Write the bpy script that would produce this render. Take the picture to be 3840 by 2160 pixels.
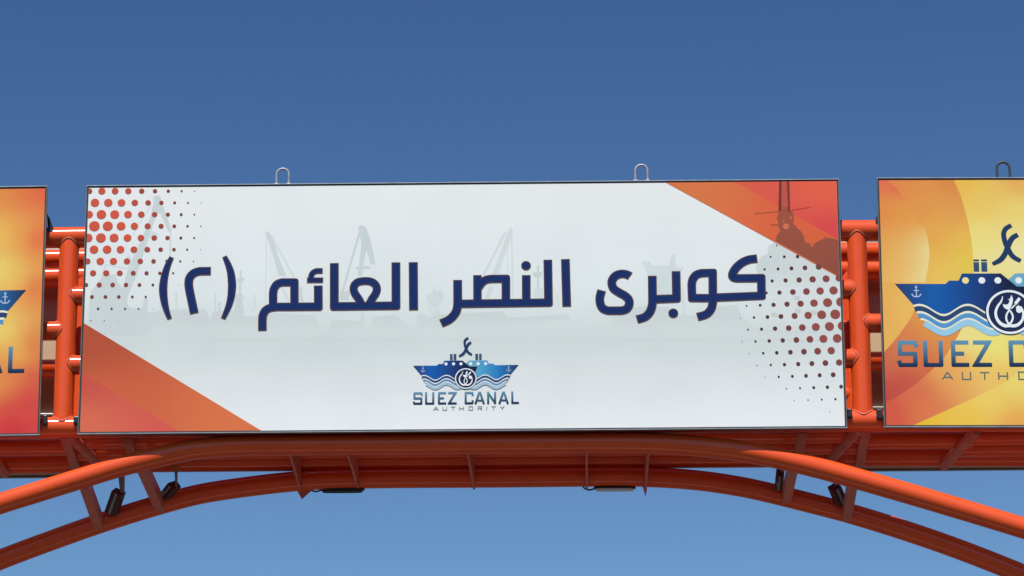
import bpy, bmesh, math, random
from mathutils import Vector, Matrix
from mathutils.geometry import tessellate_polygon, delaunay_2d_cdt

random.seed(4)
for o in list(bpy.data.objects):
    bpy.data.objects.remove(o)
S = bpy.context.scene
COL = S.collection
rad = math.radians

# ------------------------------------------------------------------ camera
ZC = 12.0                                   # height of the middle of the big board
CAM = Vector((0.7973, -29.0132, ZC - 10.4186))
YAW, PITCH, ROLL, FPX = -0.0138, rad(20.0), -0.0038, 14577.8
_f = Vector((math.sin(YAW) * math.cos(PITCH), math.cos(YAW) * math.cos(PITCH), math.sin(PITCH)))
_r = Vector((math.cos(YAW), -math.sin(YAW), 0))
_u = _r.cross(_f)
R_ = math.cos(ROLL) * _r + math.sin(ROLL) * _u
U_ = -math.sin(ROLL) * _r + math.cos(ROLL) * _u
cd = bpy.data.cameras.new("camera")
cam = bpy.data.objects.new("camera", cd)
COL.objects.link(cam)
m = Matrix.Identity(4)
for i in range(3):
    m[i][0], m[i][1], m[i][2], m[i][3] = R_[i], U_[i], -_f[i], CAM[i]
cam.matrix_world = m
cd.sensor_width = 36
cd.lens = FPX / 3840 * 36
cd.clip_start, cd.clip_end = 0.5, 12000
S.camera = cam

# ------------------------------------------------------------------ sky and sun
SUN_EL, SUN_AZ = rad(60), rad(12)           # azimuth measured to the left behind the viewer
world = bpy.data.worlds.new("World")
S.world = world
world.use_nodes = True
wn = world.node_tree
bg = wn.nodes['Background']
sky = wn.nodes.new('ShaderNodeTexSky')
sky.sky_type = 'NISHITA'
sky.sun_disc = False
sky.sun_elevation = SUN_EL
sky.sun_rotation = math.pi + SUN_AZ
sky.altitude = 0
sky.air_density, sky.dust_density, sky.ozone_density = 1.0, 0.2, 0.8
sep = wn.nodes.new('ShaderNodeSeparateColor')
com = wn.nodes.new('ShaderNodeCombineColor')
wn.links.new(sky.outputs[0], sep.inputs[0])
for k, (gain, gam, cap) in enumerate(((0.574, 2.72, 1.7), (0.497, 2.55, 3.5), (0.4487, 2.2, 6.2))):   # deep clear-sky response, channel by channel
    a_ = wn.nodes.new('ShaderNodeMath'); a_.operation = 'MULTIPLY'; a_.inputs[1].default_value = gain
    b_ = wn.nodes.new('ShaderNodeMath'); b_.operation = 'POWER'; b_.inputs[1].default_value = gam
    c_ = wn.nodes.new('ShaderNodeMath'); c_.operation = 'MINIMUM'; c_.inputs[1].default_value = cap
    wn.links.new(sep.outputs[k], a_.inputs[0]); wn.links.new(a_.outputs[0], b_.inputs[0]); wn.links.new(b_.outputs[0], c_.inputs[0]); wn.links.new(c_.outputs[0], com.inputs[k])
wn.links.new(com.outputs[0], bg.inputs[0])
bg.inputs[1].default_value = 0.1
sd = bpy.data.lights.new("sun", 'SUN')
sd.energy = 4.8
sd.angle = rad(0.5)
sd.color = (1.0, 0.965, 0.90)
sun = bpy.data.objects.new("sun", sd)
COL.objects.link(sun)
sv = Vector((-math.cos(SUN_EL) * math.sin(SUN_AZ), -math.cos(SUN_EL) * math.cos(SUN_AZ), math.sin(SUN_EL)))
sun.rotation_euler = (-sv).to_track_quat('-Z', 'Y').to_euler()
sun.location = (-8, -30, 40)
S.view_settings.view_transform = 'Standard'
S.view_settings.look = 'None'
S.view_settings.exposure = 0.0
S.view_settings.gamma = 1.0

# ------------------------------------------------------------------ helpers
def pp(x, y, Y=0.0):
    """point of the photograph (3840 x 2160) laid on the upright plane at depth Y"""
    d = _f + R_ * ((x - 1920) / FPX) + U_ * ((1080 - y) / FPX)
    return CAM + d * ((Y - CAM.y) / d.y)

def lin(c):
    return tuple((v / 255 / 12.92) if v / 255 <= 0.04045 else ((v / 255 + 0.055) / 1.055) ** 2.4 for v in c)
WHITE = lin((222, 231, 233))
def P(*c):
    """ink colour of a print seen next to its own white"""
    l = lin(c)
    return tuple(min(0.9, a / b * k) for a, b, k in zip(l, WHITE, (0.82, 0.845, 0.795))) + (1.0,)

def mat(name, col, rough=0.5, metal=0.0, noise=0.0, scale=8.0, bump=0.0, coat=0.0, attr=False, spec=0.5):
    M = bpy.data.materials.new(name)
    M.use_nodes = True
    n, l = M.node_tree.nodes, M.node_tree.links
    b = n['Principled BSDF']
    b.inputs['Roughness'].default_value = rough
    b.inputs['Metallic'].default_value = metal
    b.inputs['Coat Weight'].default_value = coat
    b.inputs['Coat Roughness'].default_value = 0.11
    b.inputs['Specular IOR Level'].default_value = spec
    tc = n.new('ShaderNodeTexCoord')
    nz = n.new('ShaderNodeTexNoise')
    nz.inputs['Scale'].default_value = scale
    nz.inputs['Detail'].default_value = 6
    l.new(tc.outputs['Object'], nz.inputs['Vector'])
    rmp = n.new('ShaderNodeMapRange')
    rmp.inputs['From Min'].default_value = 0.3
    rmp.inputs['From Max'].default_value = 0.7
    rmp.inputs['To Min'].default_value = 1 - noise
    rmp.inputs['To Max'].default_value = 1 + noise * 0.6
    l.new(nz.outputs['Fac'], rmp.inputs['Value'])
    mx = n.new('ShaderNodeVectorMath')
    mx.operation = 'MULTIPLY'
    if attr:
        a = n.new('ShaderNodeVertexColor')
        a.layer_name = 'Col'
        l.new(a.outputs['Color'], mx.inputs[0])
    else:
        mx.inputs[0].default_value = col[:3]
    l.new(rmp.outputs[0], mx.inputs[1])
    l.new(mx.outputs[0], b.inputs['Base Color'])
    rr = n.new('ShaderNodeMapRange')
    rr.inputs['To Min'].default_value = max(0.02, rough - 0.08)
    rr.inputs['To Max'].default_value = min(1, rough + 0.08)
    l.new(nz.outputs['Fac'], rr.inputs['Value'])
    l.new(rr.outputs[0], b.inputs['Roughness'])
    if bump:
        bp = n.new('ShaderNodeBump')
        bp.inputs['Strength'].default_value = bump
        bp.inputs['Distance'].default_value = 0.004
        n2 = n.new('ShaderNodeTexNoise')
        n2.inputs['Scale'].default_value = scale * 6
        n2.inputs['Detail'].default_value = 4
        l.new(tc.outputs['Object'], n2.inputs['Vector'])
        l.new(n2.outputs['Fac'], bp.inputs['Height'])
        l.new(bp.outputs[0], b.inputs['Normal'])
    return M

M_ORANGE = mat('orange_paint', (0.88, 0.094, 0.014), 0.6, noise=0.05, scale=7, bump=0.12, coat=0.85, spec=0.12)
M_BRACE = mat('pale_orange_paint', (0.70, 0.17, 0.10), 0.5, noise=0.12, scale=5, bump=0.2)  # paler orange for crossbars, braces, gussets and weld beads
M_PRINT = mat('printed_vinyl', (1, 1, 1), 0.7, noise=0.03, scale=1.6, attr=True, spec=0.06)
M_ALU = mat('aluminium_trim', (0.42, 0.43, 0.43), 0.42, metal=0.75, noise=0.12, scale=12)
M_GASKET = mat('dark_edge_tape', (0.015, 0.014, 0.014), 0.6)
M_GALV = mat('galvanised_steel', (0.36, 0.38, 0.40), 0.5, metal=0.35, noise=0.25, scale=30)
M_DARKEYE = mat('dark_steel', (0.05, 0.05, 0.055), 0.5, noise=0.2, scale=20)
M_BACK = mat('cream_sheet', (0.60, 0.46, 0.28), 0.6, noise=0.1, scale=3)
M_BACKW = mat('white_sheet', (0.72, 0.66, 0.62), 0.6, noise=0.1, scale=3)
M_SIDE = mat('dark_side_trim', (0.16, 0.14, 0.13), 0.5, metal=0.3, noise=0.3, scale=9)  # darker than the top and bottom trim
M_BOX = mat('dark_box', (0.05, 0.035, 0.03), 0.55, noise=0.2, scale=6)
M_BLACK = mat('black_housing', (0.012, 0.012, 0.016), 0.4)
M_MAROON = mat('dark_maroon_housing', (0.085, 0.028, 0.026), 0.5, noise=0.2, scale=10)
M_GREY = mat('grey_bracket', (0.30, 0.28, 0.28), 0.55, noise=0.15, scale=12)
M_LENS = mat('lamp_glass', (0.75, 0.77, 0.78), 0.12, spec=0.8)
M_CONC = mat('concrete', (0.33, 0.31, 0.28), 0.85, noise=0.2, scale=4, bump=0.3)

class MB:
    """collects faces (with optional colours) for ONE mesh object"""
    def __init__(s):
        s.v, s.f, s.c, s.sm = [], [], [], []
    def face(s, pts, cols=None, smooth=False):
        i = len(s.v)
        s.v += [tuple(p) for p in pts]
        s.f.append(tuple(range(i, i + len(pts))))
        s.c.append(cols)
        s.sm.append(smooth)
    def grid(s, rings, closed=True, smooth=True, caps=True):
        i0 = len(s.v)
        n = len(rings[0])
        for r in rings:
            s.v += [tuple(p) for p in r]
        for a in range(len(rings) - 1):
            for b in range(n if closed else n - 1):
                q = (i0 + a * n + b, i0 + a * n + (b + 1) % n, i0 + (a + 1) * n + (b + 1) % n, i0 + (a + 1) * n + b)
                s.f.append(q); s.c.append(None); s.sm.append(smooth)
        if caps:
            s.face(list(reversed(rings[0]))); s.face(rings[-1])
    def tube(s, path, r, seg=32, caps=True, rr=None):
        path = [Vector(p) for p in path]
        rings, n0 = [], None
        for i, p in enumerate(path):
            t = (path[min(i + 1, len(path) - 1)] - path[max(i - 1, 0)]).normalized()
            if n0 is None:
                n0 = t.orthogonal().normalized()
            n0 = (n0 - t * n0.dot(t)).normalized()
            b = t.cross(n0)
            q = rr[i] if rr else r
            rings.append([p + n0 * (q * math.cos(2 * math.pi * k / seg)) + b * (q * math.sin(2 * math.pi * k / seg)) for k in range(seg)])
        s.grid(rings, caps=caps)
    def box(s, c, size, rot=None, bev=0.0):
        bm = bmesh.new()
        bmesh.ops.create_cube(bm, size=1)
        for v in bm.verts:
            v.co = Vector((v.co.x * size[0], v.co.y * size[1], v.co.z * size[2]))
        if bev:
            bmesh.ops.bevel(bm, geom=bm.edges[:], offset=bev, segments=2, affect='EDGES', profile=0.5)
        for f in bm.faces:
            s.face([(rot @ v.co if rot else v.co) + Vector(c) for v in f.verts])
        bm.free()
    def bar(s, a, b, w, h, up=Vector((0, 0, 1)), bev=0.004):
        """rectangular tube whose bottom middle line runs from a to b"""
        a, b = Vector(a), Vector(b)
        t = (b - a).normalized()
        x = t.cross(up).normalized()
        z = x.cross(t)
        R = Matrix((x, t, z)).transposed()
        s.box((a + b) / 2 + z * h / 2, (w, (b - a).length, h), R, bev)
    def prism(s, poly, off):
        """closed polygon (3-d points) swept by the vector off"""
        a = [Vector(p) for p in poly]
        b = [p + Vector(off) for p in a]
        s.face(list(reversed(a))); s.face(b)
        for i in range(len(a)):
            j = (i + 1) % len(a)
            s.face([a[i], a[j], b[j], b[i]])
    def build(s, name, M, parent=None, loc=None):
        me = bpy.data.meshes.new(name)
        o = Vector(loc) if loc is not None else Vector((0, 0, 0))
        me.from_pydata([Vector(p) - o for p in s.v], [], s.f)
        me.materials.append(M)
        if any(c is not None for c in s.c):
            at = me.color_attributes.new('Col', 'FLOAT_COLOR', 'CORNER')
            k = 0
            for pi, poly in enumerate(me.polygons):
                cc = s.c[pi]
                for q in range(poly.loop_total):
                    at.data[k].color = cc[q] if isinstance(cc, list) else (cc or (1, 1, 1, 1))
                    k += 1
        me.polygons.foreach_set('use_smooth', s.sm)
        if not any(c is not None for c in s.c):
            bm = bmesh.new(); bm.from_mesh(me)
            bmesh.ops.remove_doubles(bm, verts=bm.verts, dist=1e-5)
            bmesh.ops.recalc_face_normals(bm, faces=bm.faces)
            for e in bm.edges:                              # hard edge round every flat cap
                if any(not f.smooth for f in e.link_faces): e.smooth = False
            bm.to_mesh(me); bm.free()
        ob = bpy.data.objects.new(name, me)
        COL.objects.link(ob)
        if parent is not None:
            ob.parent = parent
            pw = Vector(parent['_w']) if '_w' in parent else Vector((0, 0, 0))
            ob.location = o - pw
        else:
            ob.location = o
        if '_w' not in ob:
            ob['_w'] = list(o)
        return ob

def tag(o, label=None, cat=None, group=None, kind=None):
    if label: o['label'] = label
    if cat: o['category'] = cat
    if group: o['group'] = group
    if kind: o['kind'] = kind

def empty(name, loc):
    o = bpy.data.objects.new(name, None)
    o.empty_display_size = 0.3
    o.location = loc
    o['_w'] = list(loc)
    COL.objects.link(o)
    return o

def spline(pts, n=8):
    """Catmull-Rom through tuples of any width"""
    out = []
    k = len(pts)
    for i in range(k - 1):
        p0, p1, p2, p3 = pts[max(i - 1, 0)], pts[i], pts[i + 1], pts[min(i + 2, k - 1)]
        for j in range(n):
            t = j / n
            out.append(tuple(0.5 * (2 * b + (c - a) * t + (2 * a - 5 * b + 4 * c - d) * t * t + (3 * b - a - 3 * c + d) * t ** 3)
                             for a, b, c, d in zip(p0, p1, p2, p3)))
    out.append(tuple(pts[-1]))
    return out

# ------------------------------------------------------------------ flat print work
class Art:
    """print on the sheet of one board: 2-d board coordinates (X right, Z up, metres from its middle)"""
    def __init__(s, C, ang, base):
        s.mb, s.k = MB(), 1.0
        s.C, s.ca, s.sa = Vector(C), math.cos(ang), math.sin(ang)
        s.y = -base
    def w(s, p, y=None):
        return Vector((s.C.x + p[0] * s.ca - p[1] * s.sa, s.C.y + (s.y if y is None else y), s.C.z + p[0] * s.sa + p[1] * s.ca))
    def loc(s, x, y):
        d = pp(x, y, s.C.y) - s.C
        return (d.x * s.ca + d.z * s.sa, -d.x * s.sa + d.z * s.ca)
    def up(s, d=0.00003):
        s.y -= d * s.k
    def poly(s, pts, col):
        """filled polygon; col is one colour or a function of (x, z)"""
        tri = tessellate_polygon([[Vector((p[0], p[1], 0)) for p in pts]])
        for t in tri:
            q = [pts[i] for i in t]
            a = (q[1][0] - q[0][0]) * (q[2][1] - q[0][1]) - (q[1][1] - q[0][1]) * (q[2][0] - q[0][0])
            if a < 0: q.reverse()
            s.mb.face([s.w(p) for p in q], [col(*p) for p in q] if callable(col) else col)
        s.up()
    def disc(s, c, r, col, n=24, clip=None):
        pts = [(c[0] + r * math.cos(2 * math.pi * k / n), c[1] + r * math.sin(2 * math.pi * k / n)) for k in range(n)]
        if clip:
            pts = [(min(max(p[0], clip[0]), clip[1]), min(max(p[1], clip[2]), clip[3])) for p in pts]
        s.mb.face([s.w(p) for p in pts], [col(*p) for p in pts] if callable(col) else col)
    def ring(s, c, r0, r1, col, n=64):
        for k in range(n):
            a, b = 2 * math.pi * k / n, 2 * math.pi * (k + 1) / n
            q = [(c[0] + r * math.cos(t), c[1] + r * math.sin(t)) for r, t in ((r0, a), (r1, a), (r1, b), (r0, b))]
            s.mb.face([s.w(p) for p in q], col)
        s.up()
    def ribbon(s, pts, w, col, corners=(), ext=0.0, k_round=0.4):
        """stroke of width w (number or list) along pts; the indices in corners are sharp turns with a rounded outside"""
        P2 = [Vector((p[0], p[1])) for p in pts]
        n = len(P2)
        ws = list(w) if isinstance(w, (list, tuple)) else [w] * n
        for rev in (False, True):                      # shorten the stroke at both ends
            if ext >= 0: break
            if rev: P2.reverse(); ws.reverse()
            rest, cut = -ext, 0
            while len(P2) > 2 and (P2[1] - P2[0]).length <= rest:
                rest -= (P2[1] - P2[0]).length
                P2.pop(0); ws.pop(0); cut += 1
            P2[0] = P2[0] + (P2[1] - P2[0]).normalized() * rest
            if not rev: corners = [c - cut for c in corners]
            if rev: P2.reverse(); ws.reverse()
        n = len(P2)
        def perp(d): return Vector((-d.y, d.x))
        L0, R0, faces = None, None, []
        d = (P2[1] - P2[0]).normalized()
        L, R = P2[0] + perp(d) * ws[0] / 2, P2[0] - perp(d) * ws[0] / 2
        for i in range(1, n):
            din = (P2[i] - P2[i - 1]).normalized()
            if i == n - 1:
                l2, r2 = P2[i] + perp(din) * ws[i] / 2, P2[i] - perp(din) * ws[i] / 2
                faces.append([R, r2, l2, L])
                break
            dout = (P2[i + 1] - P2[i]).normalized()
            mt = (perp(din) + perp(dout))
            mt = mt.normalized() if mt.length > 1e-6 else perp(din)
            k = ws[i] / 2 / max(0.35, mt.dot(perp(din)))
            if i in corners:
                cr = din.x * dout.y - din.y * dout.x      # >0: left turn, inside is L
                sgn = 1 if cr > 0 else -1
                I = P2[i] + mt * k * sgn
                O = P2[i] - mt * k * sgn
                rho = ws[i] * k_round
                t1, t2 = O - din * rho, O + dout * rho
                arc = [(1 - t) ** 2 * t1 + 2 * t * (1 - t) * O + t * t * t2 for t in [q / 6 for q in range(7)]]
                if sgn > 0:
                    faces.append([R, t1, I, L])
                    for a, b in zip(arc, arc[1:]): faces.append([a, b, I])
                    L, R = I, t2
                else:
                    faces.append([R, I, t1, L])
                    for a, b in zip(arc, arc[1:]): faces.append([I, b, a])
                    L, R = t2, I
            else:
                l2, r2 = P2[i] + mt * k, P2[i] - mt * k
                faces.append([R, r2, l2, L])
                L, R = l2, r2
        for f in faces:
            s.y -= 1e-6 * s.k
            s.mb.face([s.w(p) for p in f], [col(*p) for p in f] if callable(col) else col)
        s.up(0.00002)
    def build(s, name, parent):
        return s.mb.build(name, M_PRINT, parent, loc=s.C)

def idw(ctrl, p=2.2):
    """colour field from (x, z, colour) control points"""
    def f(x, z):
        tw, acc = 0, [0, 0, 0]
        for a, b, c in ctrl:
            w_ = 1 / ((x - a) ** 2 + (z - b) ** 2 + 0.006) ** (p / 2)
            tw += w_
            for i in range(3): acc[i] += w_ * c[i]
        return (acc[0] / tw, acc[1] / tw, acc[2] / tw, 1.0)
    return f

# ------------------------------------------------------------------ one board: box, trim, gasket
def board(parent, C, w, h, ang, thick=0.075, sheet=None, depth_sign=1):
    ca, sa = math.cos(ang), math.sin(ang)
    def W(x, z, y): return Vector((C.x + x * ca - z * sa, C.y + y, C.z + x * sa + z * ca))
    def slab(b, x0, x1, z0, z1, y0, y1):
        v = [W(x0, z0, y0), W(x1, z0, y0), W(x1, z1, y0), W(x0, z1, y0)]
        b.prism(v, (0, y1 - y0, 0))
    hw, hh = w / 2, h / 2
    t = 0.007
    g = 0.011
    fr = MB()                                               # U-shaped edge trim round the box
    y0, y1 = -0.008 * depth_sign, 0.022 * depth_sign
    slab(fr, -hw - g - t, hw + g + t, hh + g, hh + g + t, y0, y1)
    slab(fr, -hw - g - t, hw + g + t, -hh - g - t, -hh - g, y0, y1)
    fo = fr.build('frame', M_ALU, parent, loc=C)
    sd_ = MB()
    slab(sd_, -hw - g - t, -hw - g, -hh - g, hh + g, y0, y1)
    slab(sd_, hw + g, hw + g + t, -hh - g, hh + g, y0, y1)
    sd_.build('side_trim', M_SIDE, parent, loc=C)
    gk = MB()
    ya, yb = -0.002 * depth_sign, 0.02 * depth_sign
    slab(gk, -hw - g, hw + g, hh, hh + g, ya, yb)
    slab(gk, -hw - g, hw + g, -hh - g, -hh, ya, yb)
    slab(gk, -hw - g, -hw, -hh, hh, ya, yb)
    slab(gk, hw, hw + g, -hh, hh, ya, yb)
    gk.build('gasket', M_GASKET, fo, loc=C)
    bk = MB()                                               # the box behind the printed sheet
    slab(bk, -hw - 0.006, hw + 0.006, -hh - 0.004, hh + 0.004, 0.0225 * depth_sign, thick * depth_sign)
    bk.build('backing_box', sheet or M_BOX, parent, loc=C)
    return W

def eye(parent, x0, y_base, y_top, half, M, Yd=0.035):
    """U-shaped lifting eye welded to the top edge"""
    a, b = pp(x0 - half, y_base, Yd), pp(x0 + half, y_base, Yd)
    top = pp(x0, y_top, Yd).z
    r = (b.x - a.x) / 2
    cx = (a.x + b.x) / 2
    path = [(a.x, Yd, a.z - 0.02)]
    zc = top - r
    for k in range(13):
        t = math.pi - math.pi * k / 12
        path.append((cx + r * math.cos(t), Yd, zc + r * math.sin(t)))
    path.append((b.x, Yd, b.z - 0.02))
    q = MB()
    q.tube(path, 0.0105, 12)
    for e in (a, b):
        q.box((e.x, Yd, e.z - 0.006), (0.036, 0.036, 0.016), None, 0.004)
    return q.build('lifting_eye', M, parent, loc=(cx, Yd, a.z))

# ------------------------------------------------------------------ the emblem (traced once in units of the right board)
EC = (1191.0, 838.0)
def build_emblem(parent, C, ang, centre, sc, pale, base, tall=1.0):
    """centre: 2-d board position of the roundel; sc: metres per drawing unit; pale: gap colour on the coloured boards"""
    vs = sc * tall
    def T(p): return (centre[0] + (p[0] - EC[0]) * sc, centre[1] - (p[1] - EC[1]) * vs)
    def mir(p): return (2 * EC[0] - p[0], p[1]) + tuple(p[2:])
    emp = empty('emblem', C)
    emp.parent = parent
    emp.location = Vector(C) - Vector(parent['_w'])
    white = P(226, 233, 238) if not pale else P(232, 230, 205)
    pure = P(228, 236, 242)
    def hull_col(right):
        a, b, c, d = (P(40, 62, 110), P(22, 92, 170), P(28, 60, 120), P(22, 36, 66)) if not right else (P(36, 44, 76), P(40, 118, 188), P(72, 156, 202), P(110, 168, 196))
        xs = (235, 560, 980, 1180) if not right else (2147, 1800, 1500, 1280)
        cs = (a, b, c, d)
        def f(x, z):
            u = EC[0] + (x - centre[0]) / sc
            for i in range(3):
                lo, hi = xs[i], xs[i + 1]
                t = (u - lo) / (hi - lo)
                if t <= 1 or i == 2:
                    t = min(1, max(0, t))
                    return tuple(p * (1 - t) + q * t for p, q in zip(cs[i], cs[i + 1]))
        return f
    def wave(y0, x0, x1, amp=44, n=30):
        return [(x0 + (x1 - x0) * i / n, y0 + amp - amp * math.cos(2 * math.pi * (x0 + (x1 - x0) * i / n - 432) / 408)) for i in range(n + 1)]
    y = base
    for right in (True, False):
        A = Art(C, ang, y)
        F = (lambda p: T(mir(p))) if right else T
        top = [(232, 594), (660, 596), (692, 567), (772, 567), (802, 506), (1130, 506), (1262, 618), (1400, 620), (1366, 705), (1191, 860)]
        low = [p for p in reversed(wave(776, 384, 1191))]
        # the hull in vertical strips so that its colour can run from bow to middle
        n = 40
        out = top[:-1]
        def ytop(x):
            for a, b in zip(out, out[1:]):
                if a[0] <= x <= b[0] and b[0] > a[0]:
                    return a[1] + (b[1] - a[1]) * (x - a[0]) / (b[0] - a[0])
            return 620
        def ybot(x):
            if x < 384: return 594 + (776 - 594) * (x - 232) / (384 - 232)
            if x > 1290: return max(620, 880 - (x - 1290) * 2.2)
            return 776 + 44 - 44 * math.cos(2 * math.pi * (x - 432) / 408) if x < 1180 else 850
        xs = sorted(set([232 + (1400 - 232) * i / n for i in range(n + 1)] + [p[0] for p in out] + [384]))
        hc = hull_col(right)
        for a, b in zip(xs, xs[1:]):
            e = 1e-4
            q = [F((a, ybot(a + e))), F((b, ybot(b - e))), F((b, ytop(b - e))), F((a, ytop(a + e)))]
            if right: q.reverse()
            A.mb.face([A.w(p) for p in q], [hc(*p) for p in q])
        A.up()
        for x in (830, 968, 1103):
            A.disc(F((x, 566)), 29 * sc, pure if not (pale and x == 830) else P(232, 222, 150))
        A.up()
        # anchor on the bow
        an = P(185, 196, 226)
        A.ribbon([F((411, 632)), F((411, 704))], 8 * sc, an)
        A.ribbon([F((388, 652)), F((434, 652))], 7 * sc, an)
        A.ribbon([F(p) for p in spline([(372, 680), (386, 700), (411, 706), (436, 700), (450, 680)], 4)], 9 * sc, an)
        A.ring(F((411, 622)), 5 * sc, 11 * sc, an, 16)
        # funnels
        for x0, x1 in ((903, 950), (968, 1018)):
            for ya, yb, cc in ((385, 400, P(44, 66, 96)), (408, 490, P(52, 82, 116))):
                q = [F(p) for p in ((x0, yb), (x1, yb), (x1, ya), (x0, ya))]
                A.poly(q, cc)
        A.build('right_facing_ship' if right else 'left_facing_ship', emp).name = 'printed_ship'
        y = -A.y + 0.0001
    A = Art(C, ang, y)
    navy, mid, light = P(42, 70, 112), (P(84, 148, 200) if pale else P(98, 136, 170)), (P(150, 200, 226) if pale else P(158, 188, 205))
    for right in (False, True):
        F = (lambda p: T(mir(p))) if right else T
        for y0, x0, ww, cc in ((776, 384, 19, white), (806, 392, 42, navy), (838, 410, 20, white), (866, 420, 38, mid), (896, 440, 18, white), (928, 470, 52, light)):
            A.ribbon([F(p) for p in wave(y0, x0, 1150)], ww * vs, cc)
            A.up(0.00003)
    A.build('printed_waves', emp)
    A = Art(C, ang, -A.y + 0.0001)
    dn = P(30, 44, 80)
    A.disc(T(EC), 206 * sc, dn, 72); A.up()
    A.ring(T(EC), 177 * sc, 197 * sc, pure)
    def E_(p): return (EC[0] + (p[0] - 1252) * 0.4087, EC[1] + (p[1] - 700) * 0.4087)
    def brush(pts, k=5):
        sp = spline(pts, k)
        A.ribbon([T(E_(p)) for p in sp], [p[2] * 0.4087 * sc for p in sp], pure)
    brush([(1122, 368, 14), (1092, 470, 36), (1012, 580, 48), (966, 700, 54), (978, 820, 58), (1040, 925, 68), (1140, 985, 74), (1245, 985, 66), (1340, 990, 70), (1430, 955, 64), (1505, 870, 54), (1532, 760, 46), (1520, 660, 40), (1478, 590, 44)])
    brush([(1250, 660, 34), (1190, 750, 38), (1180, 860, 40), (1235, 950, 40), (1300, 870, 40), (1312, 770, 38), (1255, 660, 34)])
    for pl in ([(1388, 600), (1436, 556), (1500, 606), (1512, 690), (1446, 728), (1392, 690)], [(1350, 512), (1452, 388), (1494, 430), (1404, 545)],
               [(1116, 530), (1180, 552), (1232, 530), (1262, 470), (1226, 418), (1262, 440), (1302, 340), (1336, 430), (1310, 540), (1250, 660), (1180, 640), (1136, 600)]):
        A.poly([T(E_(p)) for p in reversed(pl)], pure)
    brush([(1285, 630, 26), (1340, 580, 30), (1400, 520, 10)])
    # the sign above the funnels
    fl = P(34, 58, 96)
    for pts in ([(1236, 88, 40), (1190, 116, 46), (1168, 162, 48), (1176, 226, 50), (1200, 292, 50), (1236, 356, 48), (1302, 398, 40)],
                [(1288, 170, 44), (1240, 200, 50), (1204, 262, 54), (1176, 330, 52), (1132, 388, 50), (1064, 424, 34)]):
        sp = spline([((p[0] - 0), p[1], p[2]) for p in pts], 5)
        A.ribbon([T(p) for p in sp], [p[2] * 0.86 * sc for p in sp], fl)
    A.build('printed_roundel', emp)
    # lettering
    A = Art(C, ang, base)
    def grad(c0, c1, ya, yb):
        def f(x, z):
            v = EC[1] - (z - centre[1]) / vs
            t = min(1, max(0, (v - ya) / (yb - ya)))
            return tuple(a * (1 - t) + b * t for a, b in zip(c0, c1))
        return f
    g = grad(P(98, 146, 176), P(22, 40, 76), 1085, 1300)
    st = 37
    t_, b_ = 1098, 1288
    mid_ = (t_ + b_) / 2
    def L(pts, corners=(), w=st):
        A.ribbon([T(p) for p in pts], w * sc, g, corners, k_round=0.45)
    L([(398, 1140), (385, t_), (258, t_), (258, mid_), (384, mid_), (384, b_), (258, b_), (246, 1250)], (1, 2, 3, 4, 5, 6))   # S
    L([(470, 1080), (470, b_), (600, b_), (600, 1080)], (1, 2))                                                            # U
    L([(835, t_), (704, t_), (704, b_), (835, b_)], (1, 2)); L([(704, mid_), (795, mid_)])                                   # E
    L([(872, t_), (1004, t_), (886, b_), (1026, b_)], (1, 2))                                                              # Z
    L([(1318, 1152), (1308, t_), (1188, t_), (1188, b_), (1308, b_), (1318, 1236)], (1, 2, 3, 4))                              # C
    def AA(x0, x1):
        xm = (x0 + x1) / 2
        L([(x0 + 14, 1306), (xm - 4, 1082)]); L([(x1 - 14, 1306), (xm + 4, 1082)]); L([(x0 + 46, 1240), (x1 - 46, 1240)], w=32)
    AA(1350, 1534); AA(1784, 1968)
    L([(1596, 1306), (1596, 1082)]); L([(1722, 1306), (1722, 1082)]); L([(1590, 1092), (1728, 1296)])                       # N
    L([(2034, 1080), (2034, b_), (2154, b_)], (1,))                                                                         # L
    A.build('lettering', parent)
    B = Art(C, ang, base)
    ag = P(118, 140, 146) if not pale else P(86, 112, 112)
    def l(pts, corners=(), w=12): B.ribbon([T(p) for p in pts], w * sc, ag, corners)
    y0, y1 = 1350, 1412
    ym = 1384
    l([(606, y1), (648, y0)]); l([(692, y1), (650, y0)]); l([(624, 1394), (676, 1394)])
    l([(774, y0), (774, y1), (842, y1), (842, y0)], (1, 2))
    l([(920, y0 + 4), (1000, y0 + 4)]); l([(960, y0), (960, y1 + 4)])
    l([(1078, y0), (1078, y1 + 4)]); l([(1150, y0), (1150, y1 + 4)]); l([(1078, ym), (1150, ym)])
    l([(1246, y0), (1316, y0), (1316, y1), (1246, y1), (1246, y0 - 6)], (1, 2, 3))
    l([(1412, y1 + 4), (1412, y0), (1480, y0), (1480, ym), (1412, ym)], (1, 2, 3)); l([(1450, ym), (1484, y1 + 4)])
    l([(1572, y0), (1572, y1 + 4)])
    l([(1656, y0 + 4), (1736, y0 + 4)]); l([(1696, y0), (1696, y1 + 4)])
    l([(1812, y0), (1850, ym)]); l([(1888, y0), (1850, ym)]); l([(1850, ym - 4), (1850, y1 + 4)])
    B.build('lettering', parent)

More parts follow.
